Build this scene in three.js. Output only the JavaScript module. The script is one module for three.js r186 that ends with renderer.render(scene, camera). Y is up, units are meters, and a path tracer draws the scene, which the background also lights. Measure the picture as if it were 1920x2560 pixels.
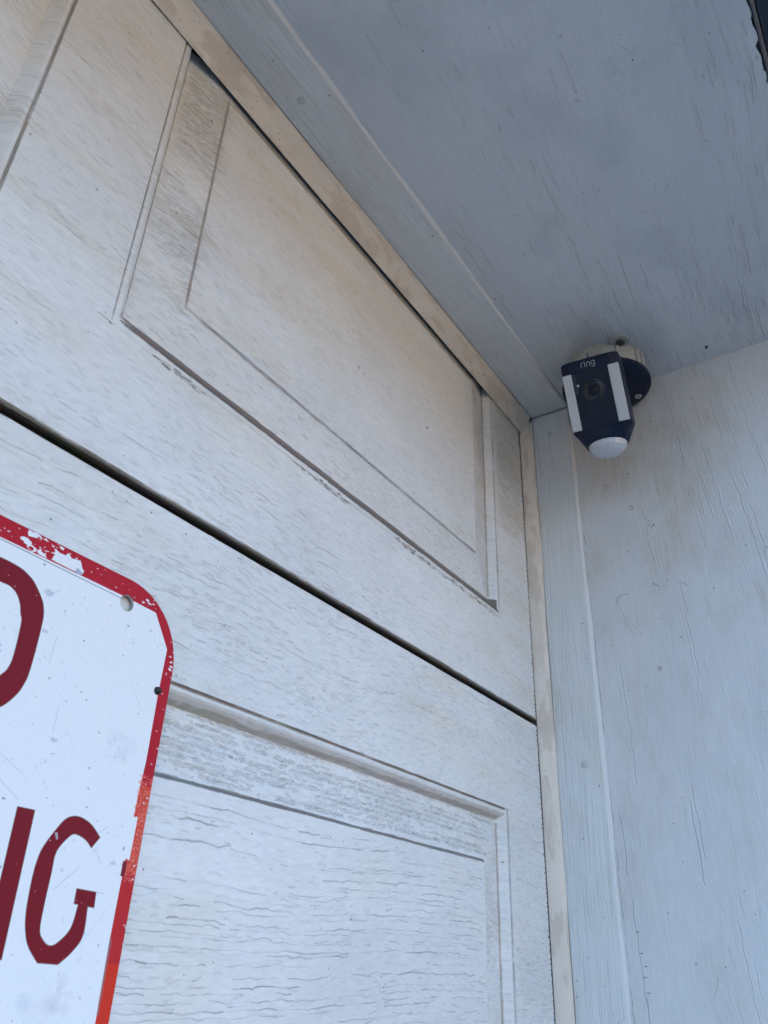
import * as THREE from 'three';
import { mergeGeometries, toCreasedNormals } from 'three/addons/utils/BufferGeometryUtils.js';
import { RoundedBoxGeometry } from 'three/addons/geometries/RoundedBoxGeometry.js';

// ------------------------------------------------------------------ camera, sky, sun, exposure
const S = 0.32;                 // metres per survey unit (one unit = distance of the lens from the door face)
const CY = 1.755;               // lens height above the driveway
const scene = new THREE.Scene();
const camera = new THREE.PerspectiveCamera(65.04, 0.75, 0.01, 400);
{
  const right = new THREE.Vector3(0.55030358, 0.03376791, 0.83428154);
  const up = new THREE.Vector3(-0.43262831, 0.86612776, 0.25031069);
  const back = new THREE.Vector3(-0.71414194, -0.49868068, 0.49124216);
  camera.quaternion.setFromRotationMatrix(new THREE.Matrix4().makeBasis(right, up, back));
  camera.position.set(0, CY, S);
}
const SUN = new THREE.Vector3(-0.38, 0.56, -0.80).normalize();   // low, behind the garage: the door stands in open shade
{
  const w = 256, h = 128, d = new Float32Array(w * h * 4);
  for (let j = 0; j < h; j++) for (let i = 0; i < w; i++) {
    const el = ((j + 0.5) / h - 0.5) * Math.PI, az = ((i + 0.5) / w - 0.5) * 2 * Math.PI;
    const dir = new THREE.Vector3(Math.cos(el) * Math.cos(az), Math.sin(el), Math.cos(el) * Math.sin(az));
    const t = Math.max(0, Math.sin(el)), k = Math.pow(1 - t, 3.2);
    const glow = Math.pow(Math.max(0, dir.dot(SUN)), 6) * 0.5;
    const c = [0.26 + 0.35 * k + glow, 0.55 + 0.29 * k + glow * 0.95, 1.00 + 0.10 * k + glow * 0.8];
    const g = el < 0 ? 0.45 : 1;
    d.set([c[0] * g, c[1] * g, c[2] * g, 1], (j * w + i) * 4);
  }
  const sky = new THREE.DataTexture(d, w, h, THREE.RGBAFormat, THREE.FloatType);
  sky.mapping = THREE.EquirectangularReflectionMapping; sky.magFilter = THREE.LinearFilter; sky.minFilter = THREE.LinearFilter;
  sky.wrapS = THREE.RepeatWrapping; sky.needsUpdate = true;
  scene.background = sky; scene.environment = sky;
}
const sun = new THREE.DirectionalLight(0xffeed8, 4.5);
sun.position.copy(SUN).multiplyScalar(30); sun.target.position.set(0, 0, 0); sun.castShadow = true;
sun.shadow.mapSize.set(2048, 2048);
Object.assign(sun.shadow.camera, { left: -15, right: 15, top: 15, bottom: -15, near: 1, far: 80 });
scene.add(sun, sun.target);
const renderer = new THREE.WebGLRenderer({ antialias: true });
renderer.toneMapping = THREE.LinearToneMapping;
renderer.toneMappingExposure = 3.05;
renderer.shadowMap.enabled = true;

// ------------------------------------------------------------------ helpers
function rng(seed) { let a = seed >>> 0; return () => { a = (a + 0x6D2B79F5) | 0; let t = Math.imul(a ^ (a >>> 15), 1 | a); t = (t + Math.imul(t ^ (t >>> 7), 61 | t)) ^ t; return ((t ^ (t >>> 14)) >>> 0) / 4294967296; }; }
const hash = (x, y, s) => { let h = Math.imul(x, 374761393) ^ Math.imul(y, 668265263) ^ Math.imul(s, 1274126177); h = Math.imul(h ^ (h >>> 13), 1274126177); return ((h ^ (h >>> 16)) >>> 0) / 4294967296; };
function vnoise(x, y, s = 1) { const i = Math.floor(x), j = Math.floor(y), u = x - i, v = y - j, a = u * u * (3 - 2 * u), b = v * v * (3 - 2 * v); return (hash(i, j, s) * (1 - a) + hash(i + 1, j, s) * a) * (1 - b) + (hash(i, j + 1, s) * (1 - a) + hash(i + 1, j + 1, s) * a) * b; }
function fbm(x, y, s = 1, o = 4) { let r = 0, a = 0.5, t = 0; for (let k = 0; k < o; k++) { r += a * vnoise(x, y, s + k * 17); t += a; x *= 2.03; y *= 2.03; a *= 0.5; } return r / t; }
const sm = (a, b, x) => { const t = Math.min(1, Math.max(0, (x - a) / (b - a))); return t * t * (3 - 2 * t); };
const W = (x, y, z) => [x * S, CY + y * S, z * S];          // survey units (z from the door face) to metres
const taken = {};
const numbered = (n) => { const k = (taken[n] = (taken[n] ?? -1) + 1); return k ? `${n}_${String(k).padStart(3, '0')}` : n; };
function put(o, name, parent = scene) { o.name = parent === scene ? numbered(name) : name; o.traverse((q) => { q.castShadow = q.receiveShadow = true; }); parent.add(o); return o; }
function tag(o, label, category, group) { Object.assign(o.userData, { label, category }); if (group) o.userData.group = group; return o; }
class MB {                                                     // collects quads and triangles
  constructor() { this.p = []; this.uv = []; this.ix = []; }
  v(p, uv = [0, 0]) { this.p.push(...p); this.uv.push(...uv); return this.p.length / 3 - 1; }
  quad(a, b, c, d, ua, ub, uc, ud) { const i = this.v(a, ua), j = this.v(b, ub), k = this.v(c, uc), l = this.v(d, ud); this.ix.push(i, j, k, i, k, l); return this; }
  clipTop(y) {                                                 // cuts away everything above y (metres)
    const o = new MB(), V = (i) => ({ p: this.p.slice(i * 3, i * 3 + 3), u: this.uv.slice(i * 2, i * 2 + 2) });
    for (let i = 0; i < this.ix.length; i += 3) { const T = [0, 1, 2].map((k) => V(this.ix[i + k])), out = []; for (let k = 0; k < 3; k++) { const a = T[k], b = T[(k + 1) % 3], ia = a.p[1] <= y, ib = b.p[1] <= y; if (ia) out.push(a); if (ia !== ib) { const t = (y - a.p[1]) / (b.p[1] - a.p[1]); out.push({ p: a.p.map((v, q) => v + (b.p[q] - v) * t), u: a.u.map((v, q) => v + (b.u[q] - v) * t) }); } } for (let k = 1; k + 1 < out.length; k++) { const id = [out[0], out[k], out[k + 1]].map((q) => o.v(q.p, q.u)); o.ix.push(...id); } }
    Object.assign(this, { p: o.p, uv: o.uv, ix: o.ix }); return this;
  }
  geo(crease = 0.6) { const g = new THREE.BufferGeometry(); g.setAttribute('position', new THREE.Float32BufferAttribute(this.p, 3)); g.setAttribute('uv', new THREE.Float32BufferAttribute(this.uv, 2)); g.setIndex(this.ix); const r = toCreasedNormals(g.toNonIndexed(), crease); return r; }
  mesh(name, m, parent, crease) { return put(new THREE.Mesh(this.geo(crease), m), name, parent); }
}
const box = (x0, x1, y0, y1, z0, z1) => { const g = new THREE.BoxGeometry(x1 - x0, y1 - y0, z1 - z0); g.translate((x0 + x1) / 2, (y0 + y1) / 2, (z0 + z1) / 2); return g; };
// box in metres with uv in metres on every face
function uvBox(x0, x1, y0, y1, z0, z1) { const g = box(x0, x1, y0, y1, z0, z1), p = g.attributes.position, n = g.attributes.normal, uv = g.attributes.uv; for (let i = 0; i < p.count; i++) { const a = Math.abs(n.getX(i)) > 0.5 ? [p.getZ(i), p.getY(i)] : Math.abs(n.getY(i)) > 0.5 ? [p.getX(i), p.getZ(i)] : [p.getX(i), p.getY(i)]; uv.setXY(i, ...a); } return g; }

// ------------------------------------------------------------------ painted textures (colour of the paint and its grain; shade only in the door's seam and right edge)
// A sheet spans a x b survey units from (u0, v0); c draws colour, b draws relief (mid grey = surface).
class Sheet {
  constructor(px, py, u0, v0, du, dv, base) {
    Object.assign(this, { px, py, u0, v0, du, dv });
    const mk = (fill) => { const c = document.createElement('canvas'); c.width = px; c.height = py; const k = c.getContext('2d'); k.fillStyle = fill; k.fillRect(0, 0, px, py); k.lineCap = 'round'; k.lineJoin = 'round'; return k; };
    this.c = mk(base); this.b = mk('rgb(160,160,160)'); this.s = px / du;
  }
  X(u) { return (u - this.u0) / this.du * this.px; }
  Y(v) { return this.py - (v - this.v0) / this.dv * this.py; }
  line(pts, w, col, bump) {                                   // w in units, tapering ends come from the round caps
    for (const [k, st] of [[this.c, col], [this.b, bump]]) { if (!st) continue; k.strokeStyle = st; k.lineWidth = Math.max(0.5, w * this.s); k.beginPath(); pts.forEach(([u, v], i) => (i ? k.lineTo(this.X(u), this.Y(v)) : k.moveTo(this.X(u), this.Y(v)))); k.stroke(); }
  }
  dot(u, v, ru, rv, col, bump, rot = 0) { for (const [k, st] of [[this.c, col], [this.b, bump]]) { if (!st) continue; k.fillStyle = st; k.beginPath(); k.ellipse(this.X(u), this.Y(v), ru * this.s, rv * this.s, rot, 0, 7); k.fill(); } }
  pixels(fn, relief) {                                         // fn(u, v) gives colour factors [r, g, b]; relief(u, v) grey to add
    const im = this.c.getImageData(0, 0, this.px, this.py), d = im.data, ib = relief && this.b.getImageData(0, 0, this.px, this.py);
    for (let j = 0; j < this.py; j++) for (let i = 0; i < this.px; i++) {
      const u = this.u0 + (i + 0.5) / this.px * this.du, v = this.v0 + (1 - (j + 0.5) / this.py) * this.dv, k = (j * this.px + i) * 4;
      const f = fn(u, v); d[k] *= f[0]; d[k + 1] *= f[1]; d[k + 2] *= f[2];
      if (ib) { const a = relief(u, v); ib.data[k] += a; ib.data[k + 1] += a; ib.data[k + 2] += a; }
    }
    this.c.putImageData(im, 0, 0); if (ib) this.b.putImageData(ib, 0, 0);
  }
  uv(u, v) { return [(u - this.u0) / this.du, (v - this.v0) / this.dv]; }
  material(o = {}, bumpScale = 0.0008) {
    const tx = (k, srgb) => { const t = new THREE.CanvasTexture(k.canvas); if (srgb) t.colorSpace = THREE.SRGBColorSpace; t.wrapS = t.wrapT = THREE.MirroredRepeatWrapping; t.magFilter = THREE.LinearFilter; t.minFilter = THREE.LinearFilter; return t; };
    return new THREE.MeshStandardMaterial({ roughness: 0.62, map: tx(this.c, true), bumpMap: tx(this.b, false), bumpScale, ...o });
  }
}
const ink = (r, g, b, a) => `rgba(${r | 0},${g | 0},${b | 0},${a.toFixed(3)})`;
const relief = (a) => `rgba(40,40,40,${a.toFixed(3)})`;

// layout of the door (survey units)
const PX0 = 0.5918, PW = 1.5182, PITCH = 1.757, SEAM = 0.694, SEC = 1.531;      // first panel's left edge, panel width, pitch, seam height, section height
const DOOR_R = 2.338, DOOR_L = DOOR_R - (PITCH * 5 + 0.24);
const PANEL_B = 0.967 - 0.7005, PANEL_T = 1.934 - 0.7005;                          // panel's lower and upper edge above its section's foot
// ---- door paint: embossed wood grain, dirt lodged in the grain
const doorSheet = new Sheet(2048, 2048, 0.2, -0.16, 2.2, 2.2, 'rgb(214,212,207)');
{
  const R = rng(11), sh = doorSheet;
  const warp = (u, v) => 0.034 * (fbm(u * 1.1 + 3, v * 2.2, 5, 2) - 0.5) * 2 + 0.005 * (fbm(u * 7, v * 9, 9, 2) - 0.5) * 2;
  const stroke = (u, v, len, w, dark, bump, tint = [74, 74, 78], jag = 1) => {
    const pts = [], n = Math.max(2, Math.ceil(len / 0.007)), ph = R() * 100;
    for (let i = 0; i <= n; i++) { const x = u + len * i / n; pts.push([x, v + warp(x, v) - warp(u, v) + jag * ((vnoise(ph + i * 0.33, 0.5, 3) - 0.5) * 0.006 + (vnoise(ph + i * 0.9, 8.5, 3) - 0.5) * 0.0028)]); }
    if (len < 0.03) return sh.line(pts, w, ink(...tint, dark), bump ? relief(bump) : null);
    for (let i = 0; i < n; i += 3) { const q = 0.4 + 1.0 * sm(0.25, 0.75, vnoise(ph * 3 + i * 0.22, 4.5, 8)); const P = pts.slice(i, i + 4); if (P.length > 1) sh.line(P, w * (0.7 + 0.3 * q), ink(...tint, Math.min(0.9, dark * q)), bump ? relief(Math.min(0.9, bump * q)) : null); }
  };
  const pr0 = PX0 + PW;
  const inField2 = (u, v) => u > 0.74 && u < 1.95 && v < 0.262, inField1 = (u, v) => u > 0.74 && u < 1.95 && v > 1.125 && v < 1.79;
  const inBev2 = (u, v) => v > 0.27 && v < 0.378 && u > 0.62 && u < 2.06, inBev1L = (u, v) => u > 0.62 && u < 0.74 && v > 1.0 && v < 1.95;
  // fine pores everywhere
  for (let i = 0; i < 15000; i++) {
    const u = 0.2 + R() * 2.2, v = -0.16 + R() * 2.2, pd = fbm(u * 3.1, v * 9, 21, 3);
    if (pd < 0.42 + R() * 0.22) continue;
    const f2 = inField2(u, v); if (f2 && R() < 0.75) continue;
    const f1 = inField1(u, v) && v > 1.45; if (f1 && R() < 0.6) continue;
    stroke(u, v, 0.006 + R() * R() * 0.04, 0.0012 + R() * 0.0016, 0.03 + R() * 0.11, 0.25 + R() * 0.45, [104, 101, 99]);
  }
  // soft shallow flecks
  for (let i = 0; i < 9000; i++) { const u = 0.2 + R() * 2.2, v = -0.16 + R() * 2.2; if (inField2(u, v) && R() < 0.7) continue; stroke(u, v, 0.006 + R() * 0.02, 0.0022 + R() * 0.003, 0.05 + R() * 0.05, 0.12 + R() * 0.2, [120, 122, 126]); }
  // long wandering grain lines
  const longLines = (u0, u1, v0, v1, step, wMin, wMax, dMin, dMax, keep) => {
    for (let v = v0; v < v1; v += step * (0.45 + R() * 1.1)) {
      let u = u0 + R() * 0.1; const dd = fbm(v * 14, 3.7, 31, 2);
      while (u < u1) { const len = 0.05 + R() * R() * 0.75; const k = fbm(u * 2.2, v * 8, 41, 2); if (R() < keep * (0.25 + 1.5 * sm(0.35, 0.65, (k + dd) / 2))) { const e = Math.min(len, u1 - u); if (e > 0.01) { const w = wMin + R() * (wMax - wMin), a = dMin + R() * (dMax - dMin); stroke(u, v + warp(u, v), e, w * 0.66, a * (v > 0.3 ? 0.48 : 0.58), 0.62, [82, 82, 90], 1); } } u += len + 0.01 + R() * 0.06; }
    }
  };
  longLines(0.745, 1.945, -0.16, 0.25, 0.0120, 0.0010, 0.0024, 0.14, 0.50, 0.9);
  longLines(0.2, 2.33, 0.44, 0.685, 0.020, 0.0011, 0.0024, 0.14, 0.42, 0.55);
  longLines(0.2, 1.3, 0.72, 0.86, 0.018, 0.0014, 0.0028, 0.14, 0.40, 0.75);
  longLines(0.6, 2.33, 0.72, 0.94, 0.024, 0.0010, 0.0020, 0.14, 0.36, 0.5);
  longLines(0.76, 1.93, 1.13, 1.46, 0.026, 0.0008, 0.0016, 0.10, 0.34, 0.55);
  longLines(2.10, 2.34, -0.16, 1.9, 0.022, 0.0009, 0.0018, 0.08, 0.30, 0.55);
  longLines(1.96, 2.05, -0.16, 0.25, 0.02, 0.0009, 0.0018, 0.08, 0.30, 0.6);
  longLines(1.96, 2.05, 1.1, 1.95, 0.018, 0.0009, 0.0018, 0.10, 0.34, 0.7);
  // pitted upper bevel of the lower panel, dirt caught in the pits
  for (let i = 0; i < 9000; i++) {
    const u = 0.62 + R() * 1.44, row = Math.floor(R() * 9), v = 0.272 + row * 0.0122 + (R() - 0.5) * 0.006, q = fbm(u * 8, row * 1.7 + v * 9, 51, 3) + 0.05 * sm(1.2, 1.95, u); if (q < 0.28 + R() * 0.36 || pr0 - u < 0.403 - v || u - PX0 < 0.403 - v) continue;
    stroke(u, v + warp(u, 0.3) * 0.2, 0.004 + R() * R() * 0.018, 0.0012 + R() * 0.002, 0.04 + R() * 0.16, 0.8, [114, 108, 103], 1.2);
  }
  // grimy grain on the left bevel of the upper panel
  for (let i = 0; i < 6000; i++) {
    const u = 0.63 + R() * 0.108, v = 1.0 + R() * 0.95, q = fbm(u * 6, v * 7, 61, 3); if (v < 1.1 || q + 0.10 * sm(1.2, 1.6, v) < 0.32 + R() * 0.42) continue;
    stroke(u, v, 0.006 + R() * R() * 0.05, 0.0008 + R() * 0.0012, 0.04 + R() * 0.22, 0.5, [106, 97, 82], 0.7);
  }
  // tan grain strokes on the right bevels, olive ones on the end stile under the head seal
  for (let i = 0; i < 9000; i++) {
    const up = R() < 0.72, u = 1.955 + R() * 0.125, v = up ? 0.98 + R() * 0.95 : -0.16 + R() * 0.56, t = pr0 - u; if (up ? (v - 0.976 < t || t < 0.036) : (0.403 - v < t || t < 0.036)) continue; if (fbm(u * 6, v * 7, 66, 3) + (up ? 0.14 : -0.04) < 0.3 + R() * 0.4) continue;
    stroke(u, v, Math.min(0.004 + R() * 0.03, t - 0.035 > 0 ? t - 0.034 : 0.004), 0.001 + R() * 0.0016, 0.04 + R() * 0.12, 0.45, [138, 126, 108], 0.6);
  }
  for (let i = 0; i < 2600; i++) { const u = 2.125 + R() * 0.2, v = 1.30 + R() * 0.55; if (fbm(u * 7, v * 5, 68, 3) + 0.12 * sm(1.4, 1.65, v) < 0.36 + R() * 0.36) continue; stroke(u, v, Math.min(0.01 + R() * 0.05, 2.334 - u), 0.001 + R() * 0.0014, 0.04 + R() * 0.12, 0.4, [108, 106, 92], 0.6); }
  // grime on the stile beside the upper hinge side panel
  for (let i = 0; i < 380; i++) { const u = 0.22 + R() * 0.12, v = 1.0 + R() * 0.9; if (fbm(u * 6, v * 8, 63, 3) < 0.4 + R() * 0.2) continue; stroke(u, v, 0.01 + R() * 0.05, 0.0014 + R() * 0.002, 0.06 + R() * 0.18, 0.4, [112, 104, 92], 0.7); }
  // brown dirt lying on the upward ledge of the upper panel's lower moulding and in the grooves
  const dirtShadeBand = (u0, u1, va, vb, col, alpha, n) => { for (let i = 0; i < n; i++) { const u = u0 + R() * (u1 - u0), v = va + R() * (vb - va); sh.line([[u, v], [u + 0.01 + R() * 0.08, v + (R() - 0.5) * 0.002]].map(([a, b]) => [Math.min(a, u1), b]), 0.0016 + R() * 0.003, ink(col[0] + R() * 26 - 13, col[1] + R() * 22 - 11, col[2] + R() * 18 - 9, alpha * (0.4 + 0.6 * R()))); } };
  const vBand = (ua, ub, v0, v1, col, alpha, n) => { for (let i = 0; i < n; i++) { const u = ua + R() * (ub - ua), v = v0 + R() * (v1 - v0); sh.line([[u, v], [u + (R() - 0.5) * 0.0012, Math.min(v1, v + 0.01 + R() * 0.07)]], 0.0012 + R() * 0.0014, ink(col[0] + R() * 20 - 10, col[1] + R() * 18 - 9, col[2] + R() * 16 - 8, alpha * (0.3 + 0.7 * R()))); } };
  const pr = PX0 + PW, lo = [0.976 - SEC, 0.976], hi = [0.403, 1.934];
  dirtShadeBand(PX0 + 0.018, pr - 0.018, 0.984, 1.0185, [112, 99, 90], 0.75, 3000);
  dirtShadeBand(PX0 + 0.012, pr - 0.012, 0.9815, 0.985, [96, 86, 78], 0.5, 300);
  dirtShadeBand(0.62, 1.96, 0.2535, 0.2585, [116, 110, 104], 0.7, 460);
  dirtShadeBand(0.61, 2.09, 0.3985, 0.402, [146, 139, 130], 0.5, 300);
  dirtShadeBand(0.63, 2.07, 0.373, 0.380, [164, 156, 146], 0.3, 400);
  dirtShadeBand(0.2, 2.34, 0.7035, 0.7085, [96, 88, 76], 0.35, 500); for (let q = 0; q < 2; q++) dirtShadeBand(0.2, 2.34, 0.6990, 0.7040, [70, 62, 53], 0.9, 900);  // seam: brown dirt, with the gap's shade painted over its inner faces
  dirtShadeBand(0.2, 2.34, 0.6875, 0.6905, [78, 70, 62], 0.85, 700);  // seam's lower lip: dirt and painted shade together
  dirtShadeBand(0.745, 1.96, 1.7835, 1.81, [156, 146, 130], 0.5, 700);
  dirtShadeBand(0.745, 1.955, 1.1205, 1.126, [160, 157, 152], 0.3, 240);
  for (let k = 0; k < 2; k++) for (const [ua, ub, c, al, ins] of [[PX0 + 0.001, PX0 + 0.0048, [150, 144, 136], 0.45, 0.004], [PX0 + 0.031, PX0 + 0.035, [132, 124, 112], 0.55, 0.04], [PX0 + 0.1465, PX0 + 0.1495, [156, 146, 134], 0.3, 0.148], [pr - 0.0048, pr - 0.001, [166, 162, 158], 0.4, 0.004], [pr - 0.1498, pr - 0.1462, [146, 137, 126], 0.65, 0.148], [pr - 0.035, pr - 0.032, [162, 152, 138], 0.4, 0.04], [PX0 - PITCH + PW - 0.005, PX0 - PITCH + PW - 0.001, [150, 143, 134], 0.45, 0.004]]) vBand(ua, ub, lo[k] + ins, hi[k] - ins, c, al, 300);
  // flaked paint line under the upper panel
  for (let i = 0; i < 520; i++) { const u = 0.585 + R() * 1.5, q = fbm(u * 9, 1, 71, 2); if (q < 0.40) continue; const v = 0.9665 + (R() - 0.5) * 0.010 * (q > 0.55 ? 1.6 : 0.5); sh.line([[u, v], [u + 0.004 + R() * 0.018, v + (R() - 0.5) * 0.004]], 0.0010 + R() * 0.0018, ink(84, 72, 64, 0.25 + R() * 0.45), relief(0.6)); }
  sh.line([[0.565, 0.968], [0.75, 0.967], [1.2, 0.9665], [2.10, 0.9665]], 0.0016, ink(100, 92, 88, 0.45), relief(0.7));
  // specks: insects, chips
  for (const [u, v, a, b, r] of [[1.31, 1.385, 0.010, 0.004, 0.5], [1.335, 1.378, 0.006, 0.004, 1.2], [1.6623, 1.4081, 0.008, 0.010, 0.2], [0.71, 1.6805, 0.004, 0.008, -0.4], [1.96, 0.47, 0.002, 0.006, 0], [2.14, 0.36, 0.002, 0.006, 0]]) sh.dot(u, v, a * 0.55, b * 0.55, ink(86, 70, 54, 0.8), relief(0.5), r);
  for (let i = 0; i < 420; i++) sh.dot(0.2 + R() * 2.2, -0.16 + R() * 2.2, 0.0008 + R() * 0.0014, 0.0008 + R() * 0.0012, ink(70, 66, 62, 0.3 + R() * 0.4));
  // ragged black ticks along the door's right end paint the shadow gap's uneven edge
  for (let v = -0.16; v < 1.85; v += 0.006 + R() * 0.012) { const l = R() * R() * 0.008; sh.line([[DOOR_R - 0.001, v], [DOOR_R - 0.002 - l, v + (R() - 0.5) * 0.004]], 0.0018 + R() * 0.003, ink(34, 32, 34, 0.85)); }
  // paint tone: chalky blotches, yellowed dust in streaks along the grain
  sh.pixels((u, v) => {
    const w = warp(u, v) * 1.2, a = 1 + 0.075 * (fbm(u * 5, v * 7, 81, 4) - 0.5), g = 1 + 0.07 * (fbm(u * 60, (v - w) * 260, 87, 2) - 0.5);
    const st = sm(0.42, 0.75, fbm(u * 4 + 2, (v - w) * 22, 91, 4)) * sm(0.36, 0.62, fbm(u * 2.1, v * 1.7 + 4, 95, 2) + 0.22 * sm(1.25, 1.75, v));
    return [a * g * (1 - 0.01 * st), a * g * (1 - 0.022 * st), a * g * (1 - 0.05 * st)];
  }, (u, v) => 22 * (fbm(u * 40, v * 90, 101, 2) - 0.5));
}
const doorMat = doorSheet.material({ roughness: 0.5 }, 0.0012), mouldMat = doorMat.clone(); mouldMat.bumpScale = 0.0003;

// ---- plywood of the side wall: coordinates (z, y)
const XB = 2.386, YB = 1.887, XW = 2.399, YS = 1.900, ZB0 = 0.04, ZB1 = 0.181, ZF = 1.092;
const wallSheet = new Sheet(1024, 2048, 0.1, -0.16, 1.05, 2.1, 'rgb(208,208,207)');
{
  const R = rng(23), sh = wallSheet;
  const lean = (z, y) => 0.022 * (fbm(z * 2.2, y * 1.2, 7, 3) - 0.5) * 2;
  const crack = (z, y, len, w, dark, bump, jag = 1) => { const p = [], n = Math.max(3, Math.ceil(len / 0.02)), ph = R() * 99; for (let i = 0; i <= n; i++) { const t = y - len * i / n; p.push([z + 0.05 * len * i / n + lean(z, t) - lean(z, y) + jag * 0.004 * (vnoise(ph + i * 0.7, 2, 5) - 0.5), t]); }
    if (bump > 0.3) sh.line(p.map(([a, b]) => [a + w * 1.1, b]), w * 1.4, null, `rgba(240,240,240,${(bump * 0.55).toFixed(3)})`); sh.line(p, w, dark > 0.03 ? ink(108, 112, 120, dark) : null, relief(bump * 0.8)); };
  for (let i = 0; i < 800; i++) { const z = 0.1 + R() * 1.05, y = -0.1 + R() * 2.1, q = fbm(z * 6, y * 1.2, 13, 3); if (q < 0.40 + R() * 0.24) continue; crack(z, y, 0.04 + R() * R() * 0.42, 0.0012 + R() * 0.0026, 0.01 + R() * 0.07, 0.35 + R() * 0.55, 1.3); }
  for (let i = 0; i < 3600; i++) { const z = 0.1 + R() * 1.05, y = -0.1 + R() * 2.1; crack(z, y, 0.015 + R() * 0.09, 0.0012 + R() * 0.002, R() * 0.035, 0.08 + R() * 0.25); }
  for (let i = 0; i < 110; i++) { const z = 0.1 + R() * 1.05, y = -0.1 + R() * 2.1; sh.dot(z, y, 0.001 + R() * 0.002, 0.001 + R() * 0.002, ink(80, 74, 70, 0.3 + R() * 0.4)); }
  // split paint beside the trim board, scuffs
  for (const [z0, y0, l] of [[0.215, 0.42, 0.16], [0.222, 0.2, 0.1], [0.226, 0.1, 0.16], [0.232, -0.03, 0.14]]) crack(z0, y0, l, 0.0015, 0.5, 0.9, 1.6);
  for (let y = 1.35; y > -0.1; y -= 0.02 + R() * 0.05) if (fbm(y * 5, 3, 77, 2) > 0.45) crack(0.1905 + R() * 0.002, y, 0.015 + R() * 0.05, 0.0014, 0.25 + R() * 0.35, 0.7, 0.6);
  for (const [z, y] of [[0.224, 0.12], [0.228, 0.07], [0.232, 0.015], [0.236, 0.04], [0.236, -0.02]]) sh.line([[z, y], [z + 0.007, y + 0.001]], 0.0018, ink(60, 58, 60, 0.75), relief(0.6));
  sh.line([[0.278, 1.065], [0.285, 1.085], [0.300, 1.092], [0.318, 1.09]], 0.005, ink(130, 122, 114, 0.28)); sh.line([[0.284, 1.06], [0.30, 1.0], [0.316, 0.96], [0.324, 0.945]], 0.0012, ink(110, 102, 98, 0.35));
  sh.line([[0.40, 1.11], [0.418, 1.095]], 0.004, ink(110, 106, 104, 0.4)); sh.line([[0.482, 1.095], [0.50, 1.085]], 0.002, ink(100, 98, 96, 0.5)); sh.dot(0.385, 0.83, 0.006, 0.008, ink(104, 100, 98, 0.35)); sh.dot(0.37, 0.05, 0.003, 0.003, ink(104, 100, 98, 0.4)); sh.line([[0.4, -0.03], [0.42, 0.02]], 0.0016, ink(120, 120, 122, 0.4));
  for (const [z, y, a] of [[0.31, 1.62, 0.014], [0.29, 1.5, 0.012], [0.245, 1.7, 0.01], [0.47, 1.72, 0.006], [0.62, 1.76, 0.006], [0.36, 1.4, 0.01], [0.42, 1.32, 0.012]]) for (let i = 0; i < 9; i++) sh.dot(z + (R() - 0.5) * a * 2, y + (R() - 0.5) * a * 2, a * 0.12 + R() * a * 0.3, a * 0.12 + R() * a * 0.2, ink(100, 84, 70, 0.18 + R() * 0.2), null, R() * 3);
  sh.pixels((z, y) => {
    const a = 1 + 0.06 * (fbm(z * 9, y * 3, 17, 4) - 0.5), g = 1 + 0.04 * (fbm(z * 220, y * 24, 19, 2) - 0.5);
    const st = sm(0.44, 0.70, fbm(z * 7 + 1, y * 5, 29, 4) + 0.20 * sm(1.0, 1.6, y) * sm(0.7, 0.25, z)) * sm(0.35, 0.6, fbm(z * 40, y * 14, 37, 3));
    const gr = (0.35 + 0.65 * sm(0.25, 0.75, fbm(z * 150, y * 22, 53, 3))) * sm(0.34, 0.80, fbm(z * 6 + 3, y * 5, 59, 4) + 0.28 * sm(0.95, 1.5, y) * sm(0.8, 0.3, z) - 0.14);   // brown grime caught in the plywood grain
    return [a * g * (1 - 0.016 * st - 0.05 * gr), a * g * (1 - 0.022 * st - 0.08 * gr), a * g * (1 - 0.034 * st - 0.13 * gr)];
  }, (z, y) => 34 * (fbm(z * 60, y * 6, 43, 3) - 0.5));
}
const wallMat = wallSheet.material({ roughness: 0.55 }, 0.0012);

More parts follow.
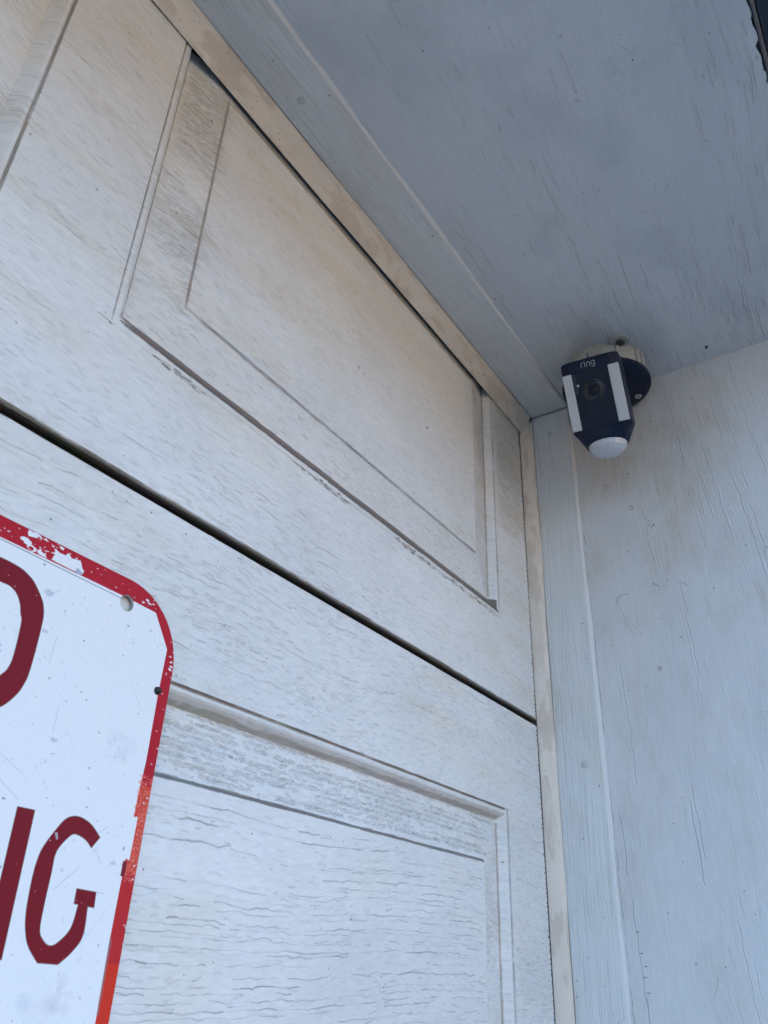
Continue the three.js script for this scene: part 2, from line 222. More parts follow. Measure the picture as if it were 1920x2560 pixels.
// ---- plywood soffit: coordinates (x, z)
const soffitSheet = new Sheet(2048, 1024, 0.4, 0.1, 2.2, 1.1, 'rgb(204,206,208)');
{
  const R = rng(37), sh = soffitSheet;
  const lean = (x, z) => 0.030 * (fbm(x * 1.4, z * 2.4, 7, 3) - 0.5) * 2;
  const crack = (x, z, len, w, dark, bump, jag = 1) => { const p = [], n = Math.max(3, Math.ceil(len / 0.02)), ph = R() * 99; for (let i = 0; i <= n; i++) { const t = x + len * i / n; p.push([t, z - 0.05 * len * i / n + lean(t, z) - lean(x, z) + jag * 0.005 * (vnoise(ph + i * 0.7, 2, 5) - 0.5)]); } sh.line(p, w, dark > 0.10 ? ink(104, 108, 116, dark * 0.45) : null, R() < 0.6 ? `rgba(250,250,250,${(bump * 0.8).toFixed(3)})` : relief(bump)); };
  for (let i = 0; i < 1500; i++) { const x = 0.4 + R() * 2.2, z = 0.1 + R() * 1.1, q = fbm(x * 1.8, z * 6, 13, 3) + 0.1 * sm(1.3, 2.2, x); if (q < 0.42 + R() * 0.26) continue; crack(x, z, 0.03 + R() * R() * 0.28, 0.0016 + R() * 0.0032, 0.03 + R() * 0.10, 0.4 + R() * 0.6); }
  for (let i = 0; i < 6000; i++) crack(0.4 + R() * 2.2, 0.1 + R() * 1.1, 0.008 + R() * 0.05, 0.001 + R() * 0.002, 0.01 + R() * 0.05, 0.1 + R() * 0.3);
  for (let i = 0; i < 44; i++) { const x = 0.4 + R() * 2.2, z = 0.1 + R() * 1.1; sh.line([[x, z], [x + (R() - 0.3) * 0.02, z + (R() - 0.5) * 0.016], [x + (R() - 0.3) * 0.03, z + (R() - 0.5) * 0.02]], 0.0009 + R() * 0.0007, ink(74, 76, 84, 0.25 + R() * 0.3), relief(0.6)); }
  for (let i = 0; i < 42; i++) sh.dot(0.4 + R() * 2.2, 0.1 + R() * 1.1, 0.001 + R() * 0.002, 0.001 + R() * 0.002, ink(62, 58, 58, 0.4 + R() * 0.4));
  for (let i = 0; i < 46; i++) { const x = 1.24 + (R() - 0.4) * 0.12, z = 0.80 + (R() - 0.5) * 0.10; sh.dot(x, z, 0.004 + R() * 0.014, 0.004 + R() * 0.01, ink(150, 156, 166, 0.055), null, R() * 3); }
  sh.dot(2.33, 0.711, 0.009, 0.0045, ink(24, 22, 26, 0.95), relief(0.9), 0.3);
  sh.pixels((x, z) => { const a = 1 + 0.05 * (fbm(x * 4, z * 9, 17, 4) - 0.5), g = 1 + 0.03 * (fbm(x * 24, z * 200, 19, 2) - 0.5); const st = sm(0.5, 0.75, fbm(x * 5 + 7, z * 7, 29, 4)); return [a * g * (1 - 0.04 * st), a * g * (1 - 0.035 * st), a * g * (1 - 0.03 * st)]; }, (x, z) => 34 * (fbm(x * 6, z * 60, 43, 3) - 0.5));
}
const soffitMat = soffitSheet.material({ roughness: 0.6 }, 0.0018);

// ---- trim boards: fine straight grain, (along, across)
const trimSheet = new Sheet(2048, 256, 0, 0, 2.4, 0.3, 'rgb(216,217,214)');
{
  const R = rng(41), sh = trimSheet;
  for (let i = 0; i < 2600; i++) { const u = R() * 2.4, v = R() * 0.3, l = 0.02 + R() * R() * 0.3, a = R(); sh.line([[u, v], [u + l * 0.5, v + (R() - 0.5) * 0.002], [u + l, v + (R() - 0.5) * 0.003]], 0.0008 + R() * 0.0014, a < 0.75 ? ink(124, 126, 128, 0.03 + R() * 0.11) : ink(236, 236, 232, 0.15), a < 0.75 ? relief(0.2 + R() * 0.5) : null); }
  for (let i = 0; i < 70; i++) sh.dot(R() * 2.4, R() * 0.3, 0.001 + R() * 0.002, 0.0008 + R() * 0.001, ink(70, 64, 60, 0.4 + R() * 0.4));
  sh.pixels((u, v) => { const a = 1 + 0.05 * (fbm(u * 5, v * 18, 3, 3) - 0.5); const st = sm(0.5, 0.72, fbm(u * 6, v * 20, 9, 4)); return [a * (1 - 0.02 * st), a * (1 - 0.03 * st), a * (1 - 0.045 * st)]; }, (u, v) => 16 * (fbm(u * 8, v * 160, 43, 2) - 0.5));
}
const trimMat = trimSheet.material({ roughness: 0.58 }, 0.0009);
// ---- yellowed vinyl of the seals, (along, across)
const sealSheet = new Sheet(2048, 128, 0, 0, 2.4, 0.15, 'rgb(213,202,186)');
{
  const R = rng(43), sh = sealSheet;
  for (let i = 0; i < 420; i++) { const u = R() * 2.4; if (fbm(u * 5, 2, 5, 2) < 0.42) continue; sh.dot(u, R() * 0.15, 0.0008 + R() * 0.0022, 0.0006 + R() * 0.002, ink(104, 92, 84, 0.15 + R() * 0.4)); }
  sh.pixels((u, v) => { const a = 1 + 0.10 * (fbm(u * 9, v * 26, 3, 4) - 0.5), st = sm(0.48, 0.72, fbm(u * 16, v * 40, 9, 4)); return [a * (1 - 0.07 * st), a * (1 - 0.09 * st), a * (1 - 0.10 * st)]; }, (u, v) => 14 * (fbm(u * 60, v * 60, 12, 2) - 0.5));
}
const sealMat = sealSheet.material({ roughness: 0.5 }, 0.0004);

const plain = (r, g, b, o = {}) => new THREE.MeshStandardMaterial({ color: new THREE.Color().setRGB(r, g, b), roughness: 0.6, ...o });
const whitePaint = plain(0.62, 0.62, 0.61), slotShadeMat = plain(0.10, 0.10, 0.10), caulkMat = plain(0.64, 0.635, 0.61, { roughness: 0.5 });

// ------------------------------------------------------------------ the setting and the building
{
  const g = new THREE.PlaneGeometry(160, 160, 1, 1).rotateX(-Math.PI / 2);
  const c = new Sheet(512, 512, 0, 0, 6, 6, 'rgb(92,91,90)'); const R = rng(5);
  for (let i = 0; i < 6000; i++) c.dot(R() * 6, R() * 6, 0.004 + R() * 0.01, 0.004 + R() * 0.01, R() < 0.5 ? ink(110, 106, 102, 0.4) : ink(186, 182, 176, 0.4));
  c.pixels((u, v) => { const a = 1 + 0.2 * (fbm(u * 1.5, v * 1.5, 3, 4) - 0.5); return [a, a, a]; });
  const uv = g.attributes.uv; for (let i = 0; i < uv.count; i++) uv.setXY(i, uv.getX(i) * 27, uv.getY(i) * 27);
  const m = put(new THREE.Mesh(g, c.material({ roughness: 0.9 }, 0.002)), 'driveway'); m.userData.kind = 'structure';
}
const xw = XW * S, yS = CY + YS * S, zF = ZF * S, doorL = DOOR_L * S;
{
  const b = new THREE.Group(); tag(b, 'white painted garage building around the recessed door opening', 'building');
  const add = (n, g, m) => put(new THREE.Mesh(g, m), n, b);
  add('front_wall', uvBox(xw + 0.14, xw + 1.6, 0, 3.0, 0.05, zF), whitePaint);
  add('front_wall', uvBox(doorL - 1.6, doorL - 0.1, 0, 3.0, 0.05, zF), whitePaint);
  add('lintel_wall', uvBox(doorL - 0.1, xw + 0.14, yS + 0.0145, 3.0, 0.02, zF - 0.0015), whitePaint);
  add('rear_wall', uvBox(doorL - 1.6, xw + 1.6, 0, 3.0, -6.2, -6.0), whitePaint);
  add('outer_wall', uvBox(xw + 1.45, xw + 1.6, 0, 3.0, -6.0, 0.05), whitePaint);
  add('outer_wall', uvBox(doorL - 1.6, doorL - 1.45, 0, 3.0, -6.0, 0.05), whitePaint);
  add('roof', uvBox(doorL - 1.9, xw + 1.9, 3.0, 3.14, -6.5, zF + 0.12), plain(0.08, 0.08, 0.085, { roughness: 0.9 }));
  add('header_beam', uvBox(doorL - 0.1, xw + 0.14, yS + 0.0145, 3.0, -0.12, 0.0195), plain(0.36, 0.27, 0.18, { roughness: 0.9 }));
  put(b, 'garage_building');
}
// sunlit houses across the street: out of frame, they throw warm light back into the recess
{
  const house = (x, w, h, col, label) => {
    const g = new THREE.Group(), wall = plain(...col, { roughness: 0.9 }), glass = plain(0.03, 0.035, 0.04, { roughness: 0.1 }), trim = plain(0.7, 0.68, 0.64), d = 8;
    put(new THREE.Mesh(uvBox(-w / 2, w / 2, 0, h, 0, d), wall), 'wall', g);
    const r = new MB(), e = 0.5, rh = 1.9, P = [[-w / 2 - e, h, -e], [w / 2 + e, h, -e], [w / 2 + e, h, d + e], [-w / 2 - e, h, d + e], [-w / 2 - e, h + rh, d / 2], [w / 2 + e, h + rh, d / 2]];
    r.quad(P[0], P[1], P[5], P[4]).quad(P[2], P[3], P[4], P[5]).quad(P[3], P[2], P[1], P[0]); for (const [a, b, c] of [[0, 4, 3], [1, 2, 5]]) { const i = r.v(P[a]), j = r.v(P[b]), k = r.v(P[c]); r.ix.push(i, j, k); } r.mesh('roof', plain(0.20, 0.13, 0.09, { roughness: 0.9 }), g, 0.1);
    for (const [wx, wy] of [[-w * 0.3, 1.6], [w * 0.1, 1.6], [w * 0.32, 1.6]]) { const win = put(new THREE.Mesh(uvBox(wx - 0.7, wx + 0.7, wy - 0.6, wy + 0.6, -0.06, 0.0), trim), 'window', g); put(new THREE.Mesh(uvBox(wx - 0.6, wx + 0.6, wy - 0.5, wy + 0.5, -0.075, -0.061), glass), 'pane', win); }
    put(new THREE.Mesh(uvBox(-w * 0.12 - 0.5, -w * 0.12 + 0.5, 0, 2.1, -0.05, 0), plain(0.16, 0.07, 0.04)), 'door', g);
    g.position.set(x, 0, 15.5); tag(g, label, 'house'); put(g, 'house');
  };
  house(-13, 12, 4.4, [0.64, 0.46, 0.27], 'single storey tan stucco house across the street with brown roof');
  house(1, 13, 4.8, [0.68, 0.50, 0.30], 'beige stucco house facing the garage across the street');
  house(15, 12, 4.4, [0.62, 0.44, 0.26], 'ochre stucco house at the end of the row across the street');
}
// side wall (plywood return right of the door)
{
  const m = new MB(), uv = (z, y) => wallSheet.uv(z, y), N = 8;
  for (let i = 0; i < N; i++) { const y0 = -CY / S + (YS + 0.06 + CY / S) * i / N, y1 = -CY / S + (YS + 0.06 + CY / S) * (i + 1) / N; m.quad(W(XW, y0, -0.2), W(XW, y0, ZF), W(XW, y1, ZF), W(XW, y1, -0.2), uv(-0.2, y0), uv(ZF, y0), uv(ZF, y1), uv(-0.2, y1)); }
  m.quad(W(XW, -CY / S, ZF), W(XW + 0.45, -CY / S, ZF), W(XW + 0.45, YS + 0.06, ZF), W(XW, YS + 0.06, ZF), uv(1, -1), uv(1.4, -1), uv(1.4, 1), uv(1, 1));
  m.quad(W(XW + 0.45, -CY / S, -0.2), W(XW, -CY / S, -0.2), W(XW, YS + 0.06, -0.2), W(XW + 0.45, YS + 0.06, -0.2), uv(1, -1), uv(1.4, -1), uv(1.4, 1), uv(1, 1));
  tag(m.mesh('side_wall', wallMat, scene), 'rough white painted plywood side wall with vertical grain cracks', 'wall');
}
// far side wall of the recess, out of frame
tag(put(new THREE.Mesh(uvBox(doorL - 0.1, doorL - 0.002, 0, yS + 0.02, -0.06, zF - 0.002), whitePaint), 'side_wall'), 'plain white side wall at the far end of the garage door', 'wall');
// soffit with a ragged, torn front edge
{
  const m = new MB(), R = rng(71), uv = (x, z) => soffitSheet.uv(x, z), x0 = DOOR_L - 0.06, x1 = XW, edge = [];
  for (let x = x0; x < 0.4; x += 0.4) edge.push([x, ZF - 0.02]);
  for (let x = 0.4; x < x1; x += 0.006 + R() * 0.01) edge.push([x, ZF - 0.012 + (fbm(x * 30, 1, 3, 3) - 0.5) * 0.016 + (R() - 0.5) * 0.006]);
  edge.push([x1, ZF - 0.01]);
  for (let i = 0; i + 1 < edge.length; i++) { const [a, za] = edge[i], [b, zb] = edge[i + 1];
    m.quad(W(a, YS, -0.05), W(b, YS, -0.05), W(b, YS, zb), W(a, YS, za), uv(a, -0.05), uv(b, -0.05), uv(b, zb), uv(a, za));
    m.quad(W(a, YS, za), W(b, YS, zb), W(b, YS + 0.04, zb), W(a, YS + 0.04, za), uv(a, za), uv(b, zb), uv(b, zb), uv(a, za));
    m.quad(W(a, YS + 0.04, za), W(b, YS + 0.04, zb), W(b, YS + 0.04, -0.05), W(a, YS + 0.04, -0.05), uv(a, za), uv(b, zb), uv(b, zb), uv(a, za)); }
  tag(m.mesh('soffit_panel', soffitMat, scene, 0.3), 'blue grey painted plywood soffit panel with torn front edge', 'soffit');
}
// dark fascia along the soffit's front edge
{
  const g = new THREE.Group(), navy = plain(0.012, 0.018, 0.035, { roughness: 0.45 });
  put(new THREE.Mesh(new RoundedBoxGeometry(5.2 * S, 0.10, 0.09, 3, 0.004).translate(0, 0, 0), navy), 'board', g).position.set(0, 0, 0);
  const lip = put(new THREE.Mesh(new THREE.CylinderGeometry(0.0016, 0.0016, 5.2 * S, 8).rotateZ(Math.PI / 2), plain(0.16, 0.16, 0.17, { metalness: 0.6, roughness: 0.4 })), 'metal_lip', g); lip.position.set(0, -0.0495, -0.0455);
  g.position.set((XW - 2.6) * S, yS + 0.052, zF - 0.0005 + 0.045); tag(g, 'dark navy fascia board along the front edge of the soffit', 'fascia'); put(g, 'fascia_board');
}

// ------------------------------------------------------------------ garage door
{
  const door = new THREE.Group(), D = doorSheet, uv = (x, y) => D.uv(x, y);
  const prof = [[0, 0], [0.002, -0.005], [0.004, -0.0055], [0.006, -0.003], [0.0095, -0.0012], [0.014, -0.0016], [0.019, -0.0045], [0.024, -0.0105], [0.028, -0.0155], [0.0315, -0.021], [0.034, -0.0255]];
  const bev = [[0.034, -0.0255], [0.0345, -0.025], [0.145, -0.0042], [0.1465, -0.0034], [0.1495, -0.0004], [0.1505, 0]];
  const mul = (t, f) => (t <= 0.034 ? t * f : t);               // the moulding is wider below the panel than above it
  const frame = (m, x0, x1, y0, y1, P) => { for (let i = 0; i + 1 < P.length; i++) { const [t, z] = P[i], [s, w] = P[i + 1]; const q = (a, b, c, d, za, zb) => m.quad(W(a[0], a[1], za), W(b[0], b[1], za), W(c[0], c[1], zb), W(d[0], d[1], zb), uv(...a), uv(...b), uv(...c), uv(...d));
    const c4 = (t) => { const lo = y0 + (t <= 0.034 ? t * 1.52 : t + 0.009 + (t < 0.035 ? 0.0087 : 0)), hi = y1 - mul(t, 0.9), l = x0 + t, r = x1 - t; return [[l, lo], [r, lo], [r, hi], [l, hi]]; }, A = c4(t), B = c4(s);
    for (let e = 0; e < 4; e++) q(A[e], A[(e + 1) % 4], B[(e + 1) % 4], B[e], z, w); } };
  for (let k = 0; k < 5; k++) {
    const foot = SEAM + 0.0065 - SEC * k, top = foot + SEC - 0.0115, m = new MB();
    const cols = []; for (let c = 4; c >= 0; c--) cols.push(PX0 - PITCH * c);
    const xs = [DOOR_L]; cols.forEach((x) => xs.push(x, x + PW)); xs.push(DOOR_R);
    const rB = 0.009, rT = 0.005, ys = [foot + rB, foot + PANEL_B, foot + PANEL_T, top - rT];
    for (let i = 0; i + 1 < xs.length; i++) for (let j = 0; j < 3; j++) { if (j === 1 && i % 2 === 1) continue; m.quad(W(xs[i], ys[j], 0), W(xs[i + 1], ys[j], 0), W(xs[i + 1], ys[j + 1], 0), W(xs[i], ys[j + 1], 0), uv(xs[i], ys[j]), uv(xs[i + 1], ys[j]), uv(xs[i + 1], ys[j + 1]), uv(xs[i], ys[j + 1])); }
    const arc = (y, dir, r) => { for (let q = 0; q < 5; q++) { const a = q / 5 * Math.PI / 2, b = (q + 1) / 5 * Math.PI / 2, ya = y + dir * r * Math.sin(a), yb = y + dir * r * Math.sin(b), za = -r * (1 - Math.cos(a)), zb = -r * (1 - Math.cos(b)); const Q = [W(DOOR_L, ya, za), W(DOOR_R, ya, za), W(DOOR_R, yb, zb), W(DOOR_L, yb, zb)]; m.quad(...(dir > 0 ? Q : Q.reverse()), uv(DOOR_L, ya), uv(DOOR_R, ya), uv(DOOR_R, yb), uv(DOOR_L, yb)); }
      const ye = y + dir * r; m.quad(W(DOOR_L, ye, -r), W(DOOR_R, ye, -r), W(DOOR_R, ye, -0.12), W(DOOR_L, ye, -0.12), uv(DOOR_L, ye), uv(DOOR_R, ye), uv(DOOR_R, ye), uv(DOOR_L, ye)); };
    arc(foot + rB, -1, rB); arc(top - rT, 1, rT);
    const pts = (x) => m.quad(W(x, foot, 0), W(x, foot, -0.12), W(x, top, -0.12), W(x, top, 0), uv(x, foot), uv(x - 0.1, foot), uv(x - 0.1, top), uv(x, top)); pts(DOOR_R); pts(DOOR_L);
    m.quad(W(DOOR_R, foot, -0.12), W(DOOR_L, foot, -0.12), W(DOOR_L, top, -0.12), W(DOOR_R, top, -0.12), uv(0, 0), uv(1, 0), uv(1, 1), uv(0, 1));
    // each section's face has holes for its raised panels, which follow as parts of the section
    const CUT = CY + 1.848 * S; if (k === 0) m.clipTop(CUT);
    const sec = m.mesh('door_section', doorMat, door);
    const ton = new MB(), yt = top + 0.004; ton.quad(W(DOOR_L, top - 0.01, -0.112), W(DOOR_R - 0.01, top - 0.01, -0.112), W(DOOR_R - 0.01, yt + 0.014, -0.112), W(DOOR_L, yt + 0.014, -0.112), uv(0, 0), uv(1, 0), uv(1, 1), uv(0, 1));
    if (k > 0) ton.mesh('tongue', whitePaint, sec);
    for (const x of cols) { const a = new MB(), b = new MB(); frame(a, x, x + PW, foot + PANEL_B, foot + PANEL_T, prof); if (k === 0) a.clipTop(CUT); a.mesh('panel_moulding', mouldMat, sec, 0.7);
      frame(b, x, x + PW, foot + PANEL_B, foot + PANEL_T, bev); const e = 0.1505, z = 0, X0 = x + e, X1 = x + PW - e, Y0 = foot + PANEL_B + e + 0.009, Y1 = foot + PANEL_T - e; b.quad(W(X0, Y0, z), W(X1, Y0, z), W(X1, Y1, z), W(X0, Y1, z), uv(X0, Y0), uv(X1, Y0), uv(X1, Y1), uv(X0, Y1)); if (k === 0) b.clipTop(CUT); b.mesh('raised_panel', doorMat, sec, 0.25); }
  }
  put(new THREE.Mesh(uvBox(doorL, DOOR_R * S, 0.001, 0.024, -0.034, -0.004), plain(0.03, 0.03, 0.03, { roughness: 0.8 })), 'bottom_rubber', door);
  tag(door, 'white sectional garage door with raised panels and embossed wood grain', 'garage door'); put(door, 'garage_door');
}

// ------------------------------------------------------------------ trim boards with caulked outer edges and nail heads
function nail(parent, p, n, r = 0.0036) { const g = new THREE.LatheGeometry([[0, 0.0009], [r * 0.62, 0.0008], [r * 0.72, 0.0002], [r * 0.9, 0.0007], [r, 0]].map((q) => new THREE.Vector2(...q)), 18); const o = put(new THREE.Mesh(g, plain(0.54, 0.55, 0.54, { roughness: 0.5 })), 'nail_head', parent); o.position.set(...p); o.quaternion.setFromUnitVectors(new THREE.Vector3(0, 1, 0), new THREE.Vector3(...n)); return o; }
{
  const R = rng(83), T = trimSheet, x0 = DOOR_L - 0.06;
  // head board: lies flat on the soffit
  const g = new THREE.Group(), m = new MB(), c = new MB(), xe = XB - 0.0035, seg = [x0, -3, 0]; for (let x = 0.3; x < xe; x += 0.015) seg.push(x); seg.push(xe);
  const wob = (x, s) => (x < 0.25 ? 0 : (fbm(x * 4.5, 1, s, 4) - 0.5) * 0.014);
  for (let i = 0; i + 1 < seg.length; i++) { const a = seg[i], b = seg[i + 1], u = (x, v) => T.uv(x, v);
    m.quad(W(a, YB, ZB0), W(b, YB, ZB0), W(b, YB, ZB1), W(a, YB, ZB1), u(a, 0.05), u(b, 0.05), u(b, 0.19), u(a, 0.19));
    m.quad(W(a, YS, ZB0), W(b, YS, ZB0), W(b, YB, ZB0), W(a, YB, ZB0), u(a, 0.03), u(b, 0.03), u(b, 0.05), u(a, 0.05));
    m.quad(W(a, YB, ZB1), W(b, YB, ZB1), W(b, YS, ZB1), W(a, YS, ZB1), u(a, 0.19), u(b, 0.19), u(b, 0.21), u(a, 0.21));
    const P = (x, t) => { const k = 0.006 + wob(x, 7) * 1.1, e = 0.0015 + wob(x, 9) * 0.5; const q = [[YB - 0.0004, ZB1 - e], [YB + 0.0006 + wob(x, 5) * 0.2, ZB1 + 0.001], [YB + 0.007, ZB1 + 0.003 + k * 0.2], [YS + 0.0005, ZB1 + k]][t]; return W(x, ...q); };
    for (let t = 0; t < 3; t++) c.quad(P(a, t), P(b, t), P(b, t + 1), P(a, t + 1), u(a, 0.1), u(b, 0.1), u(b, 0.11), u(a, 0.11)); }
  m.quad(W(xe, YB, ZB0), W(xe, YS, ZB0), W(xe, YS, ZB1), W(xe, YB, ZB1), [0, 0], [0.01, 0], [0.01, 0.1], [0, 0.1]);
  m.mesh('board', trimMat, g, 0.4); c.mesh('caulk_bead', caulkMat, g, 0.9);
  nail(g, W(0.876, YB, 0.097), [0, -1, 0]); nail(g, W(-0.9, YB, 0.1), [0, -1, 0]);
  tag(g, 'flat grey white head trim board nailed under the soffit above the garage door', 'trim board'); put(g, 'trim_board');
  // side board: lies flat on the side wall
  const h = new THREE.Group(), q = new MB(), d = new MB(), y0 = -CY / S, ye = YB - 0.0035, sy = [y0, -3, -1]; for (let y = -0.3; y < ye; y += 0.015) sy.push(y); sy.push(ye);
  const off = (y) => (y < -0.3 ? 0 : (fbm(y * 5, 3, 15, 4) - 0.5) * 0.012);
  for (let i = 0; i + 1 < sy.length; i++) { const a = sy[i], b = sy[i + 1], u = (y, v) => T.uv(y + 0.4, v);
    q.quad(W(XB, a, ZB0), W(XB, a, ZB1), W(XB, b, ZB1), W(XB, b, ZB0), u(a, 0.05), u(a, 0.19), u(b, 0.19), u(b, 0.05));
    q.quad(W(XW, a, ZB0), W(XB, a, ZB0), W(XB, b, ZB0), W(XW, b, ZB0), u(a, 0.03), u(a, 0.05), u(b, 0.05), u(b, 0.03));
    q.quad(W(XB, a, ZB1), W(XW, a, ZB1), W(XW, b, ZB1), W(XB, b, ZB1), u(a, 0.19), u(a, 0.21), u(b, 0.21), u(b, 0.19));
    const P = (y, t) => { const k = 0.006 + off(y), e = 0.0015; const r = [[XB - 0.0004, ZB1 - e], [XB + 0.0006, ZB1 + 0.001 + off(y) * 0.3], [XB + 0.007, ZB1 + 0.003 + k * 0.2], [XW + 0.0005, ZB1 + k]][t]; return W(r[0], y, r[1]); };
    for (let t = 0; t < 3; t++) d.quad(P(a, t), P(a, t + 1), P(b, t + 1), P(b, t), u(a, 0.1), u(a, 0.11), u(b, 0.11), u(b, 0.1)); }
  q.quad(W(XB, ye, ZB0), W(XB, ye, ZB1), W(XW, ye, ZB1), W(XW, ye, ZB0), [0, 0], [0.1, 0], [0.1, 0.01], [0, 0.01]);
  q.mesh('board', trimMat, h, 0.4); d.mesh('caulk_bead', caulkMat, h, 0.9);
  nail(h, W(XB, 1.79, 0.107), [-1, 0, 0]); nail(h, W(XB, 0.567, 0.125), [-1, 0, 0]); nail(h, W(XB, -1.1, 0.11), [-1, 0, 0]);
  tag(h, 'narrow upright white trim board nailed to the plywood side wall beside the door', 'trim board'); put(h, 'trim_board');
}
// ------------------------------------------------------------------ vinyl weather seals
{
  const seal = (name, label, along, n0, n1, P, shape) => {
    const m = new MB(), U = (a, v) => sealSheet.uv(a + 0.3, v), K = P.length, R = rng(n0 * 100 + 7), st = []; for (let a = n0; a < n1; a += a < -0.4 ? 0.8 : 0.04) st.push(a); st.push(n1);
    const at = (a, k) => { const [p, z] = P[k]; const w = a > -0.4 ? (fbm(a * 4, k * 0.3, 19, 2) - 0.5) * 0.004 : 0; return along(a, p, z + (k < K / 2 ? w : 0), k); };
    for (let i = 0; i + 1 < st.length; i++) for (let k = 0; k < K; k++) { const l = (k + 1) % K; m.quad(at(st[i], k), at(st[i + 1], k), at(st[i + 1], l), at(st[i], l), U(st[i], k * 0.012), U(st[i + 1], k * 0.012), U(st[i + 1], k * 0.012 + 0.012), U(st[i], k * 0.012 + 0.012)); }
    for (const a of [n0, n1]) for (let k = 1; k + 1 < K; k++) { const q = [at(a, 0), at(a, k), at(a, k + 1)]; const i = m.v(q[0]), j = m.v(q[1]), l = m.v(q[2]); m.ix.push(i, j, l); }
    tag(m.mesh(name, sealMat, scene, 0.5), label, 'weather seal', undefined);
  };
  const outer = (p0, p1, z0, z1) => { const o = []; for (let i = 0; i <= 7; i++) { const t = i / 7; o.push([p0 + (p1 - p0) * t, z0 + (z1 - z0) * t + 0.006 * Math.sin(Math.PI * t)]); } return o; };   // lip to board
  const ring = (p0, p1, z0, z1, th) => { const o = outer(p0, p1, z0, z1); return [...o, ...outer(p0 + th, p1 + th * 0.6, z0 - 0.001, z1 - th).reverse()]; };
  seal('weather_seal', 'yellowed vinyl weather seal strip under the head trim board', (a, p, z) => W(a, p, z), DOOR_L - 0.02, XB - 0.02, ring(1.812, YB - 0.002, 0.0035, ZB0 - 0.001, 0.008));
  seal('weather_seal', 'tan stained vinyl weather seal strip upright beside the door edge', (a, p, z, k) => W(p, a, z), -CY / S, 1.868, ring(2.351, XB - 0.002, -0.003, ZB0 - 0.001, 0.008));
}

